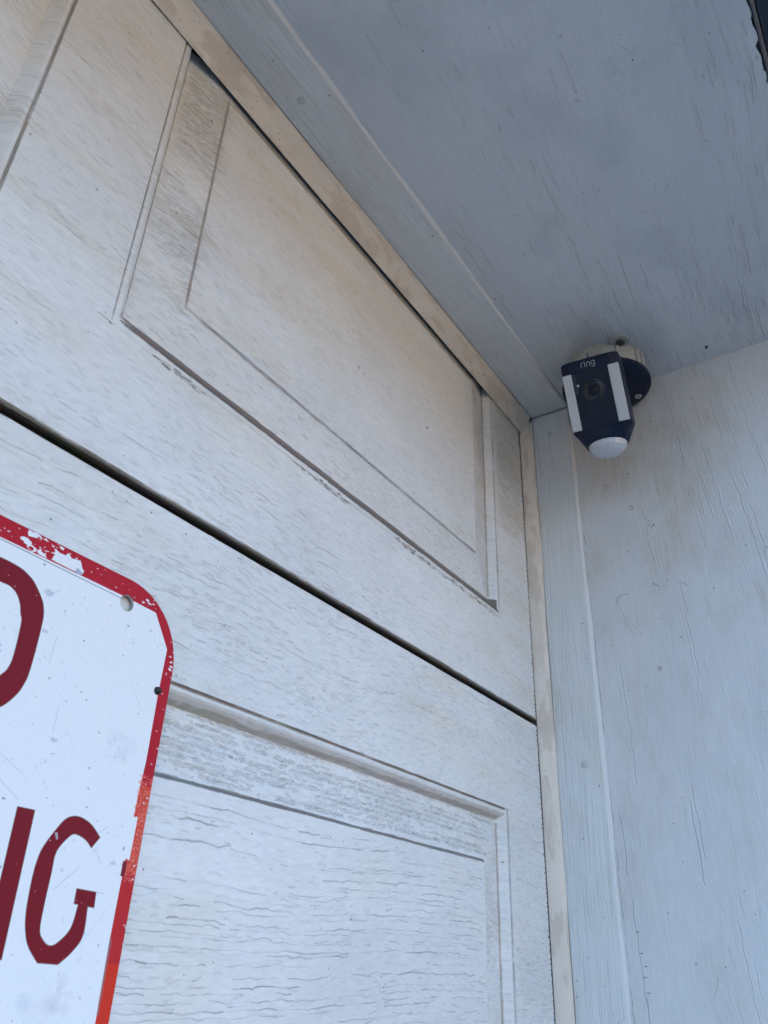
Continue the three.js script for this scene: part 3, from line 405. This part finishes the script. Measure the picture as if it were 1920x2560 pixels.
// ------------------------------------------------------------------ parking sign
{
  const SS = S * 0.988, wS = 1.0, hS = 1.5, xr = 0.8655, yt = 0.535, R = rng(97), px = 1360, py = 2040, s = px / wS;
  const cv = document.createElement('canvas'); cv.width = px; cv.height = py; const k = cv.getContext('2d');
  // sign coordinates: the right edge leans a little because the plate is turned; shear is taken out here
  const lean = (y) => -0.0305 * (yt - y);
  const X = (x, y) => (x - lean(y) - (xr - wS)) * s, Y = (y) => (yt - y) * s;
  const poly = (P, fill) => { k.fillStyle = fill; k.beginPath(); P.forEach(([x, y], i) => (i ? k.lineTo(X(x, y), Y(y)) : k.moveTo(X(x, y), Y(y)))); k.closePath(); k.fill(); };
  const white = 'rgb(230,230,228)'; k.fillStyle = white; k.fillRect(0, 0, px, py);
  for (let i = 0; i < 3400; i++) { const x = -0.13 + R() * 1.0, y = -0.97 + R() * 1.5, a = R(); k.fillStyle = a < 0.8 ? ink(120, 128, 142, 0.05 + R() * 0.16) : ink(70, 72, 82, 0.2 + R() * 0.35); k.beginPath(); k.ellipse(X(x, y), Y(y), 0.8 + R() * R() * 4.5, 0.8 + R() * R() * 3.5, R() * 3, 0, 7); k.fill(); }
  for (let i = 0; i < 150; i++) { const x = -0.13 + R() * 1.0, y = -0.97 + R() * 1.5; k.strokeStyle = ink(120, 128, 142, 0.05 + R() * 0.10); k.lineWidth = 1 + R() * 1.6; k.beginPath(); k.moveTo(X(x, y), Y(y)); const l = 0.01 + R() * 0.05, an = R() < 0.5 ? 0.6 + R() * 0.5 : -0.9 + R(); k.lineTo(X(x + l * Math.cos(an), y), Y(y + l * Math.sin(an))); k.stroke(); }
  for (let i = 0; i < 26; i++) { const x = -0.13 + R() * 0.98, y = -0.97 + R() * 1.47; for (let j = 0; j < 26; j++) { k.fillStyle = ink(128, 136, 150, 0.02 + R() * 0.03); k.beginPath(); k.ellipse(X(x, y) + (R() - 0.5) * 70, Y(y) + (R() - 0.5) * 60, 3 + R() * 14, 3 + R() * 12, R() * 3, 0, 7); k.fill(); } }
  // red border: outer edge is the plate's edge; inner edge with a cut corner
  const red = 'rgb(176,30,44)', red2 = 'rgb(198,36,32)';
  const xl = xr - wS, inner = [[xl + 0.03, 0.5045], [0.55, 0.5045], [0.7313, 0.5037], [0.765, 0.503], [0.8074, 0.5015], [0.8431, 0.4504], [0.8396, 0.3746], [0.8379, 0.2709], [0.8333, 0.2188], [0.829, 0.111], [0.8263, 0.0321], [0.8253, -0.0689], [0.8253 - 0.027, -0.935], [xl + 0.03 - 0.045, -0.935]];
  k.fillStyle = red; k.beginPath(); k.rect(0, 0, px, py); inner.forEach(([x, y], i) => (i ? k.lineTo(X(x, y), Y(y)) : k.moveTo(X(x, y), Y(y)))); k.closePath(); k.fill('evenodd');
  // sun-faded orange red lengths of tape along the right edge
  const strip = (ya, yb, col) => { for (let i = 0; i < 60; i++) { const t = i / 60, y = ya + (yb - ya) * t; const e = (yy) => { for (let j = 0; j + 1 < inner.length; j++) { const [a, b] = [inner[j], inner[j + 1]]; if (yy <= a[1] && yy >= b[1] && a[1] - b[1] > 0.02) return a[0] + (b[0] - a[0]) * (a[1] - yy) / (a[1] - b[1]); } return 0.83; }; const y2 = ya + (yb - ya) * (i + 1.3) / 60; poly([[e(y), y], [xr + 0.06, y], [xr + 0.06, y2], [e(y2), y2]], col); } };
  strip(0.235, 0.115, 'rgb(206,72,58)'); strip(0.0, -0.1, 'rgb(208,52,34)'); strip(0.115, 0.0, 'rgb(186,42,46)');
  for (let i = 0; i < 900; i++) { const y = 0.10 + R() * 0.15; poly([[0.83 + R() * 0.05, y]].flatMap(([x]) => [[x, y], [x + 0.0025, y], [x + 0.0025, y + 0.002], [x, y + 0.002]]), ink(232, 132, 112, 0.5)); }
  poly([[0.8305, 0.188], [0.8395, 0.19], [0.8385, 0.163], [0.837, 0.13], [0.8265, 0.132]], white); poly([[0.8262, 0.128], [0.833, 0.128], [0.8325, 0.108], [0.8255, 0.108]], 'rgb(120,34,44)'); poly([[0.8253, 0.03], [0.830, 0.03], [0.8285, -0.06], [0.8248, -0.06]], ink(150, 120, 122, 0.6));
  // flaked patch on the top border
  const flake = (x, y, r, col, n = 9) => { const P = [], ph = R() * 6; for (let i = 0; i < n; i++) { const a = i / n * 6.283 + ph, q = r * (0.45 + R() * 0.75); P.push([x + q * Math.cos(a) * 1.5, y + q * Math.sin(a) * 0.8]); } poly(P, col); };
  poly([[0.6045, 0.5095], [0.612, 0.519], [0.624, 0.520], [0.633, 0.527], [0.646, 0.529], [0.652, 0.524], [0.668, 0.527], [0.674, 0.516], [0.678, 0.514], [0.676, 0.508], [0.66, 0.5065], [0.63, 0.507]].map(([x, y]) => [x - 0.018, y - 0.001]), white);
  for (let i = 0; i < 34; i++) { const x = 0.553 + R() * 0.075, y = 0.508 + R() * 0.024; flake(x, y, 0.002 + R() * 0.006, R() < 0.72 ? white : red, 6 + (R() * 4 | 0)); }
  for (let i = 0; i < 12; i++) flake(0.56 + R() * 0.05, 0.508 + R() * 0.02, 0.003 + R() * 0.004, red, 7);
  flake(0.651, 0.5085, 0.006, 'rgb(168,174,184)', 7);
  for (let i = 0; i < 90; i++) { const t = R(); flake(t < 0.5 ? 0.5 + R() * 0.36 : 0.845 + R() * 0.02, t < 0.5 ? 0.506 + R() * 0.026 : R() * 0.5, 0.0006 + R() * 0.0016, ink(226, 222, 222, 0.85), 5); }
  for (const [x, y] of [[0.786, 0.515], [0.792, 0.511], [0.778, 0.508], [0.80, 0.513], [0.855, 0.432], [0.858, 0.425], [0.8555, 0.42], [0.748, 0.507]]) flake(x, y, 0.003, white, 6);
  // pencil line and dirt along the tape
  k.strokeStyle = ink(96, 96, 100, 0.6); k.lineWidth = 2; k.beginPath(); k.moveTo(X(0.50, 0.502), Y(0.502)); k.lineTo(X(0.74, 0.4985), Y(0.4985)); k.stroke();
  // lettering
  const ltr = 'rgb(122,22,34)', cut = ink(90, 84, 70, 0.45);
  const glyph = (P, hole) => { const path = (grow) => { k.beginPath(); for (const Q of [P, hole].filter(Boolean)) { Q.forEach(([x, y], i) => (i ? k.lineTo(X(x, y), Y(y)) : k.moveTo(X(x, y), Y(y)))); k.closePath(); } }; path(); k.fillStyle = ltr; k.fill('evenodd'); k.strokeStyle = cut; k.lineWidth = 1.8; k.stroke(); };
  const Oout = [[0.5269, 0.4765], [0.5403, 0.4763], [0.5605, 0.4742], [0.575, 0.469], [0.585, 0.4629], [0.598, 0.450], [0.6065, 0.4383], [0.611, 0.425], [0.6124, 0.4117], [0.6125, 0.3806], [0.611, 0.3384], [0.607, 0.320], [0.6007, 0.3054], [0.585, 0.2856], [0.565, 0.275], [0.54, 0.270]];
  const Oin = [[0.51, 0.4442], [0.5367, 0.4439], [0.5514, 0.4433], [0.5635, 0.4371], [0.5722, 0.4253], [0.577, 0.412], [0.5812, 0.4006], [0.5824, 0.3552], [0.5794, 0.336], [0.573, 0.3251], [0.556, 0.3085], [0.52, 0.305]];
  const smooth = (P) => { const o = []; for (let i = 0; i + 1 < P.length; i++) { const a = P[Math.max(0, i - 1)], b = P[i], c = P[i + 1], d = P[Math.min(P.length - 1, i + 2)]; for (let t = 0; t < 1; t += 0.2) o.push([0, 1].map((k) => 0.5 * (2 * b[k] + (c[k] - a[k]) * t + (2 * a[k] - 5 * b[k] + 4 * c[k] - d[k]) * t * t + (3 * b[k] - a[k] - 3 * c[k] + d[k]) * t * t * t))); } o.push(P[P.length - 1]); return o; };
  const mir = (P, c) => P.map(([x, y]) => [2 * c - x, y]).reverse();
  { const a = smooth(Oout), b = smooth(Oin); glyph([...a, ...mir(a, 0.50)], [...b, ...mir(b, 0.50)]); }
  const bar = (x0, y0, x1, y1, w) => glyph([[x0, y0], [x0 + w, y0], [x1 + w, y1], [x1, y1]]);
  const NN = (x, w, y0, y1, t) => glyph([[x, y0], [x, y1], [x + t, y1], [x + w - t, y0 + (y1 - y0) * 0.34], [x + w - t, y1], [x + w, y1], [x + w, y0], [x + w - t, y0], [x + t, y1 - (y1 - y0) * 0.34], [x + t, y0]]);
  NN(0.11, 0.22, 0.272, 0.4765, 0.034);
  NN(0.5645, 0.1025, -0.003, 0.1693, 0.0263);
  glyph([...smooth([[0.6853, 0.1021], [0.6898, 0.1247], [0.7037, 0.1492], [0.7182, 0.1676], [0.7369, 0.1729], [0.7594, 0.1666], [0.7785, 0.1523]]), ...smooth([[0.7673, 0.137], [0.7545, 0.146], [0.737, 0.1504], [0.7266, 0.1446], [0.7126, 0.1245], [0.7117, 0.0976], [0.7108, 0.0585], [0.7121, 0.032], [0.7197, 0.0214], [0.7305, 0.0157], [0.7423, 0.0196], [0.7583, 0.0373], [0.7631, 0.066]]), [0.7561, 0.0665], [0.756, 0.0847], [0.7888, 0.0835], [0.7898, 0.0645], [0.779, 0.0649], ...smooth([[0.779, 0.0649], [0.7799, 0.0298], [0.7661, 0.0094], [0.7492, -0.0047]]), ...smooth([[0.7182, -0.0041], [0.6997, 0.0137], [0.6907, 0.0323], [0.6864, 0.0526], [0.6849, 0.082], [0.6853, 0.1021]])]);
  bar(0.512, 0.169, 0.512, -0.003, 0.0263);                                                                   // I
  { const x = 0.39, t = 0.0263; glyph([[x, 0.169], [x + t, 0.169], [x + t, 0.098], [x + 0.07, 0.169], [x + 0.102, 0.169], [x + 0.055, 0.105], [x + 0.106, -0.003], [x + 0.074, -0.003], [x + 0.036, 0.08], [x + t, 0.066], [x + t, -0.003], [x, -0.003]]); }   // K
  const bowl = (x, leg) => { const t = 0.0263; glyph([[x, 0.169], [x + 0.065, 0.169], [x + 0.092, 0.155], [x + 0.1, 0.127], [x + 0.092, 0.1], [x + 0.075, 0.086], ...(leg ? [[x + 0.106, -0.003], [x + 0.076, -0.003], [x + 0.05, 0.079]] : [[x + 0.065, 0.079]]), [x + t, 0.079], [x + t, -0.003], [x, -0.003]], [[x + t, 0.145], [x + 0.058, 0.145], [x + 0.073, 0.127], [x + 0.058, 0.103], [x + t, 0.103]]); };
  bowl(0.27, true); { const x = 0.145; glyph([[x + 0.042, 0.169], [x + 0.066, 0.169], [x + 0.109, -0.003], [x + 0.081, -0.003], [x + 0.073, 0.035], [x + 0.036, 0.035], [x + 0.028, -0.003], [x, -0.003]], [[x + 0.0545, 0.12], [x + 0.067, 0.058], [x + 0.042, 0.058]]); } bowl(0.03, false);
  // scratches and chips over the letters
  for (let i = 0; i < 60; i++) flake(0.5 + R() * 0.3, R() * 0.48, 0.0005 + R() * 0.0012, ink(206, 190, 194, 0.7), 5);
  poly([[0.7035, 0.1475], [0.7085, 0.1485], [0.7115, 0.140], [0.7085, 0.139]], 'rgb(170,160,160)');
  for (const [x, y, r] of [[0.556, 0.352, 0.005], [0.559, 0.361, 0.003], [0.672, 0.262, 0.005], [0.83 - 0.02, 0.123, 0.004], [0.62, 0.402, 0.004], [0.613, 0.458, 0.006]]) flake(x, y, r, ink(160, 168, 182, 0.45), 12);
  for (const [x0, y0, x1, y1] of [[0.757, 0.142, 0.79, 0.17], [0.72, 0.08, 0.755, 0.112], [0.60, 0.2, 0.64, 0.178], [0.79, 0.083, 0.803, 0.083], [0.775, 0.137, 0.787, 0.12], [0.63, 0.47, 0.612, 0.455], [0.64, 0.40, 0.638, 0.36], [0.668, 0.31, 0.668, 0.27]]) { k.strokeStyle = ink(120, 126, 140, 0.22); k.lineWidth = 1.8; k.beginPath(); k.moveTo(X(x0, y0), Y(y0)); k.lineTo(X(x1, y1), Y(y1)); k.stroke(); }
  const tex = new THREE.CanvasTexture(cv); tex.colorSpace = THREE.SRGBColorSpace; tex.magFilter = THREE.LinearFilter; tex.minFilter = THREE.LinearFilter; tex.wrapS = tex.wrapT = THREE.ClampToEdgeWrapping;
  const paint = new THREE.MeshPhysicalMaterial({ map: tex, roughness: 0.6, specularIntensity: 0.3 }), alu = plain(0.45, 0.46, 0.48, { metalness: 0.8, roughness: 0.45 });
  // plate: rounded rectangle with bolt holes, thin sheet metal
  const r = 0.12, w2 = wS, sh = new THREE.Shape(); const m = (x, y) => [x * SS, y * SS];
  sh.moveTo(...m(r, 0)); sh.lineTo(...m(w2 - r, 0)); sh.absarc((w2 - r) * SS, r * SS, r * SS, -Math.PI / 2, 0); sh.lineTo(...m(w2, hS - r)); sh.absarc((w2 - r) * SS, (hS - r) * SS, r * SS, 0, Math.PI / 2); sh.lineTo(...m(r, hS)); sh.absarc(r * SS, (hS - r) * SS, r * SS, Math.PI / 2, Math.PI); sh.lineTo(...m(0, r)); sh.absarc(r * SS, r * SS, r * SS, Math.PI, Math.PI * 1.5);
  const holes = [[0.7477, 0.495, 0.0135], [xr - wS + 0.118, 0.495, 0.0135]];
  for (const [x, y, rr] of holes) { const h = new THREE.Path(); h.absellipse((x - lean(y) - (xr - wS)) * SS, (hS - (yt - y)) * SS, rr * SS, rr * SS, 0, Math.PI * 2, true); sh.holes.push(h); }
  const geo = new THREE.ExtrudeGeometry(sh, { depth: 0.0016, bevelEnabled: true, bevelThickness: 0.0002, bevelSize: 0.0002, bevelSegments: 1, curveSegments: 22 });
  const uvA = geo.attributes.uv, po = geo.attributes.position; for (let i = 0; i < uvA.count; i++) uvA.setXY(i, po.getX(i) / (wS * SS), po.getY(i) / (hS * SS));
  const g = new THREE.Group(); put(new THREE.Mesh(geo, [paint, alu]), 'plate', g);
  // pivot: top right corner; turned slightly so its right edge leans as on the door
  const bx = (0.8369 - lean(0.3793) - (xr - wS)) * SS, by = (hS - (yt - 0.3793)) * SS;
  const sc = put(new THREE.Mesh(new THREE.LatheGeometry([[0, 0.0022], [0.0011, 0.0020], [0.0018, 0.0012], [0.0021, 0]].map((q) => new THREE.Vector2(...q)), 14).rotateX(Math.PI / 2), plain(0.03, 0.028, 0.026, { roughness: 0.5, metalness: 0.5 })), 'screw', g); sc.position.set(bx, by, 0.0018);
  const sc2 = sc.clone(); sc2.name = 'screw'; sc2.position.set(wS * SS - bx, by, 0.0018); g.add(sc2);
    for (const o of g.children) o.position.sub(new THREE.Vector3(wS * SS, hS * SS, 0));
  g.position.set(xr * SS, CY + yt * SS, 0.0012); g.rotation.z = -0.014;
  tag(g, 'weathered white metal parking sign with red border and dark red letters', 'sign'); put(g, 'parking_sign');
}

// ------------------------------------------------------------------ junction box on the soffit
{
  const g = new THREE.Group(), grey = plain(0.40, 0.40, 0.36, { roughness: 0.55 }), h = 0.088 * S, r = 0.136 * S;
  const lathe = new THREE.LatheGeometry([[0, -h], [r * 0.985, -h], [r, -h + 0.001], [r * 1.01, -0.001], [r * 1.0, 0], [0, 0]].map((q) => new THREE.Vector2(...q)), 56);
  put(new THREE.Mesh(toCreasedNormals(lathe, 0.6), grey), 'box_body', g);
  const c = Math.atan2;
  // round conduit plugs on the side and vertical ribs
  for (const [ang, rr] of [[Math.PI * 1.03, 0.034], [Math.PI * 0.30, 0.034]]) { const p = put(new THREE.Mesh(new THREE.CylinderGeometry(rr * S, rr * S, 0.004, 28).rotateX(Math.PI / 2), grey), 'conduit_plug', g); p.position.set(Math.cos(ang) * r * 1.0, -h * 0.5, Math.sin(ang) * r * 1.0); p.rotation.y = Math.PI / 2 - ang; const slot = put(new THREE.Mesh(new THREE.BoxGeometry(0.0012, rr * S * 0.9, 0.0014), slotShadeMat), 'slot', p); slot.position.set(0, 0, 0.002); }  // dark bar on each plug stands in for the shade inside its slit
  for (const ang of [0.55, 0.80, 0.36, 0.62].map((q) => q * Math.PI)) { const b = put(new THREE.Mesh(new RoundedBoxGeometry(0.0035, h * 0.94, 0.004, 2, 0.0008), grey), 'rib', g); b.position.set(Math.cos(ang) * r, -h * 0.5, Math.sin(ang) * r); b.rotation.y = Math.PI / 2 - ang; }
  // mounting ear with its screw
  const ex = (2.140 - 2.258) * S, ez = (0.474 - 0.378) * S; const es = new THREE.Shape(); es.absarc(0, 0, 0.0085, 0, Math.PI * 2);
  const ear = put(new THREE.Mesh(new THREE.CylinderGeometry(0.0088, 0.0095, 0.004, 28), grey), 'mounting_ear', g); ear.position.set(ex, -0.002, ez);
  const web = put(new THREE.Mesh(new RoundedBoxGeometry(0.018, 0.0036, 0.017, 2, 0.001), grey), 'mounting_ear_web', g); web.position.set(ex + 0.004, -0.002, ez - 0.006); web.rotation.y = -0.9;
  const s = put(new THREE.Mesh(new THREE.LatheGeometry([[0, -0.001], [0.0014, -0.0004], [0.002, -0.0024], [0.0046, -0.0018], [0.005, 0]].map((q) => new THREE.Vector2(...q)), 20), plain(0.10, 0.10, 0.11, { metalness: 0.7, roughness: 0.4 })), 'screw', ear); s.position.set(0, -0.002, 0);
  g.position.set(2.258 * S, yS, 0.378 * S); tag(g, 'round grey outdoor junction box screwed to the soffit above the security camera', 'junction box'); put(g, 'junction_box');
}
// ------------------------------------------------------------------ security camera with spotlights
{
  const q = 0.003 * S * 1, cam = new THREE.Group();      // body unit in metres
  const black = new THREE.MeshPhysicalMaterial({ color: new THREE.Color().setRGB(0.005, 0.012, 0.034), roughness: 0.45, specularIntensity: 0.5 }), gloss = new THREE.MeshPhysicalMaterial({ color: new THREE.Color().setRGB(0.002, 0.005, 0.018), roughness: 0.2, specularIntensity: 0.6 });
  const frosted = new THREE.MeshPhysicalMaterial({ color: new THREE.Color().setRGB(0.52, 0.53, 0.54), roughness: 0.35 }), sensor = new THREE.MeshPhysicalMaterial({ color: new THREE.Color().setRGB(0.50, 0.52, 0.55), roughness: 0.25, clearcoat: 0.5, clearcoatRoughness: 0.15 });
  // body: stacked rounded sections, slender neck to the motion sensor
  const body = new THREE.Group(); const N = 64, rings = [];
  const rrect = (hw, z0, z1, r) => { const P = []; const hz = (z1 - z0) / 2, cz = (z0 + z1) / 2; for (let i = 0; i < N; i++) { const a = i / N * Math.PI * 2, cx = Math.cos(a), sz = Math.sin(a), e = 0.22; const ex = Math.sign(cx) * Math.pow(Math.abs(cx), e * r), ez = Math.sign(sz) * Math.pow(Math.abs(sz), e * r); P.push([hw * ex, cz + hz * ez]); } return P; };
  const sec = (y, hw, z0, z1, r, ty = 0) => rings.push(rrect(hw, z0, z1, r).map(([x, z]) => [x, y + ty * (z - (z0 + z1) / 2), z]));
  sec(13.9, 27.5, -33, -3.0, 1.4); sec(13.6, 29.2, -35, -1.2, 1.4); sec(12.6, 30.6, -36.5, -0.2, 1.3); sec(10.5, 31, -37, 0, 1.2); sec(0, 31.4, -38, 0, 1.2); sec(-40, 31.4, -38, 0, 1.2); sec(-61.5, 31.4, -38, 0, 1.2); sec(-63.6, 31.2, -38, -0.3, 1.3); sec(-65, 30.6, -38, -1, 1.5);
  for (let i = 1; i <= 9; i++) { const t = i / 9; const e = t; sec(-65 - 15.5 * t, 30.6 + (22.6 - 30.6) * e, -38 + (-44 + 38) * e * 0.2, -1 + (0.2 + 1) * e * 0.6, 1.5 + (4.5 - 1.5) * e, 0.258 * t); }
  { const last = rings[rings.length - 1]; rings.push(last.map(([x, y, z]) => [x * 0.965, y - 0.9, (z + 19) * 0.965 - 19])); rings.push(last.map(([x, y, z]) => [x * 0.90, y - 0.5, (z + 19) * 0.90 - 19])); }
  const mb = new MB(); for (const Rg of rings) for (const p of Rg) mb.v(p.map((v) => v * q), [0, 0]);
  for (let i = 0; i + 1 < rings.length; i++) for (let j = 0; j < N; j++) { const a = i * N + j, b = i * N + (j + 1) % N, c = a + N, d = b + N; mb.ix.push(a, c, b, b, c, d); }
  for (const [i, f] of [[0, 1], [rings.length - 1, -1]]) { const cy = rings[i].reduce((s, p) => [s[0] + p[0] / N, s[1] + p[1] / N, s[2] + p[2] / N], [0, 0, 0]); const ci = mb.v(cy.map((v) => v * q)); for (let j = 0; j < N; j++) { const a = i * N + j, b = i * N + (j + 1) % N; f > 0 ? mb.ix.push(ci, a, b) : mb.ix.push(ci, b, a); } }
  const bm = put(new THREE.Mesh(mb.geo(0.7), black), 'body', cam);
  const onFace = (o, n, p, parent = bm) => { put(o, n, parent); o.position.set(...p.map((v) => v * q)); return o; };
  // the two white light strips
  for (const [x, w] of [[-25.2, 9.9], [24.2, 11.1]]) onFace(new THREE.Mesh(new RoundedBoxGeometry(w * q, 62.4 * q, 3 * q, 3, 0.6 * q), frosted), 'light_strip', [x, -31.3, -0.7], cam);
  // glossy lens panel, lens with rings, speaker disc, status light
  onFace(new THREE.Mesh(new RoundedBoxGeometry(37.6 * q, 62.2 * q, 2 * q, 3, 0.5 * q), gloss), 'lens_panel', [-0.8, -31.2, -0.55], cam);
  const lens = onFace(new THREE.Mesh(new THREE.LatheGeometry([[0, -0.6], [4, -0.7], [7.0, -1.0], [7.2, 0.6], [8.4, 0.9], [8.6, 0.2], [11.6, 0.1], [12.2, 0]].map(([a, b]) => new THREE.Vector2(a * q, b * q)), 48).rotateX(Math.PI / 2), plain(0.004, 0.004, 0.006, { roughness: 0.25 })), 'lens', [-0.3, -22.8, 0.46], cam);
  onFace(new THREE.Mesh(new THREE.TorusGeometry(7.9 * q, 0.34 * q, 10, 56), plain(0.10, 0.10, 0.11, { roughness: 0.25, metalness: 0.6 })), 'lens_ring', [0, 0, 0.85], lens);
  onFace(new THREE.Mesh(new THREE.SphereGeometry(9 * q, 32, 16, 0, Math.PI * 2, 0, 0.85).rotateX(Math.PI / 2), new THREE.MeshPhysicalMaterial({ color: new THREE.Color().setRGB(0.004, 0.005, 0.008), roughness: 0.22, specularIntensity: 0.6 })), 'lens_glass', [0, 0, -7.9], lens);
  onFace(new THREE.Mesh(new THREE.CylinderGeometry(13.5 * q, 14 * q, 0.35 * q, 48).rotateX(Math.PI / 2), gloss), 'speaker_disc', [0, -46.5, 0.5], cam);
  onFace(new THREE.Mesh(new THREE.SphereGeometry(1.25 * q, 14, 10).scale(1, 1, 0.4), plain(0.55, 0.58, 0.6, { roughness: 0.4 })), 'status_light', [-15.5, -14.4, 0.5], cam);
  onFace(new THREE.Mesh(new RoundedBoxGeometry(2.6 * q, 22 * q, 0.6 * q, 2, 0.2 * q), plain(0.010, 0.020, 0.045, { roughness: 0.2 })), 'sensor_window', [-17.6, -12.5, 0.3], cam);
  // motion sensor dome
  const dome = onFace(new THREE.Mesh(toCreasedNormals(new THREE.SphereGeometry(20.6 * q, 18, 4, 0.3, Math.PI * 2, 0, Math.PI / 2).scale(1, 0.64, 1).rotateX(Math.PI).toNonIndexed(), 0.02), sensor), 'motion_sensor', [0, -81.6, -19.6], cam); dome.rotation.x = -0.255;
  // lettering on the brow: rounded strokes
  const ltr = plain(0.30, 0.31, 0.33, { roughness: 0.4 }), strokes = [], arc = (cx, cy, rx, ry, a0, a1, n = 12) => Array.from({ length: n + 1 }, (_, i) => { const a = (a0 + (a1 - a0) * i / n) * Math.PI / 180; return [cx + rx * Math.cos(a), cy + ry * Math.sin(a)]; });
  strokes.push([[-8.1, 4.4], [-8.1, 7.6], ...arc(-6.2, 7.4, 1.9, 1.7, 180, 75, 8)]); strokes.push([[-4.2, 4.4], [-4.2, 8.6]]); strokes.push([[-4.2, 10.35], [-4.2, 10.45]]); strokes.push([[-2.2, 4.4], [-2.2, 7.1], ...arc(-0.5, 7.1, 1.7, 1.9, 180, 0, 12), [1.2, 4.4]]); strokes.push([...arc(4.5, 6.9, 1.8, 2.1, 0, 360, 24)]); strokes.push([[6.3, 8.8], [6.3, 4.2], ...arc(4.6, 4.0, 1.7, 1.7, 0, -150, 12)]);
  const parts = strokes.map((P) => new THREE.TubeGeometry(new THREE.CatmullRomCurve3(P.map(([x, y]) => new THREE.Vector3((x - 0.1) * q, y * q, 0)), false, 'catmullrom', 0.1), P.length * 5, 0.42 * q, 6));
  const caps = strokes.flatMap((P) => [P[0], P[P.length - 1]].map(([x, y]) => new THREE.SphereGeometry(0.44 * q, 8, 6).translate((x - 0.1) * q, y * q, 0)));
  put(new THREE.Mesh(mergeGeometries([...parts, ...caps].map((g) => g.toNonIndexed()).map((g) => { g.deleteAttribute('uv'); return g; })).scale(1, 1, 0.5), ltr), 'lettering', cam).position.set(0, 0, 0.02 * q);
  // place the body
  const a = new THREE.Vector3(0.1210943, 0.00718138, 0.99261503), b = new THREE.Vector3(-0.41862901, 0.90706602, 0.0445083), n = new THREE.Vector3().crossVectors(a, b).normalize(); b.crossVectors(n, a);
  const origin = new THREE.Vector3(...W(2.00565, 1.70343, 1 - 0.60039)), mat = new THREE.Matrix4().makeBasis(a, b, n); mat.setPosition(origin);
  cam.applyMatrix4(mat); cam.updateMatrixWorld(true);
  // plate, ball joint and arm in the body's frame
  const inv = cam.matrixWorld.clone().invert(), toLocal = (v) => v.applyMatrix4(inv), pc = new THREE.Vector3(...W(2.2512, 1.80, 1 - 0.6237));
  const qi = cam.quaternion.clone().invert();
  const pr = 0.151 * S, th = 0.018 * S, plate = put(new THREE.Mesh(toCreasedNormals(new THREE.LatheGeometry([[0, -0.002], [pr * 0.9, -0.0012], [pr * 0.965, 0], [pr * 0.985, 0.0006], [pr, 0.0018], [pr, th], [pr * 0.98, th + 0.0008], [0, th + 0.0008]].map((p) => new THREE.Vector2(...p)), 64), 0.5), black), 'mounting_plate', cam); plate.position.copy(toLocal(pc.clone())); plate.quaternion.copy(qi);
  const scr = put(new THREE.Mesh(new THREE.LatheGeometry([[0, 0.0008], [0.0012, 0.001], [0.0018, -0.0012], [0.0036, -0.0008], [0.0042, 0.0004]].map((p) => new THREE.Vector2(...p)), 18), plain(0.5, 0.5, 0.5, { metalness: 0.9, roughness: 0.3 })), 'screw', plate); scr.position.set((2.3397 - 2.2512) * S, -0.0012, (-0.5407 + 0.6237) * S);
  const A = toLocal(pc.clone()), B = new THREE.Vector3(0, -32 * q, -36 * q), mid = A.clone().lerp(B, 0.5);
  const neck = put(new THREE.Mesh(new THREE.CylinderGeometry(0.010, 0.013, A.distanceTo(B), 24), black), 'neck', cam); neck.position.copy(mid); neck.quaternion.setFromUnitVectors(new THREE.Vector3(0, 1, 0), B.clone().sub(A).normalize());
  put(new THREE.Mesh(new THREE.SphereGeometry(0.0155, 28, 18), black), 'ball_joint', cam).position.copy(B.clone().lerp(A, 0.25));
  tag(cam, 'black outdoor security camera with two white light strips and a white sensor dome', 'security camera'); put(cam, 'security_camera');
}
renderer.render(scene, camera);
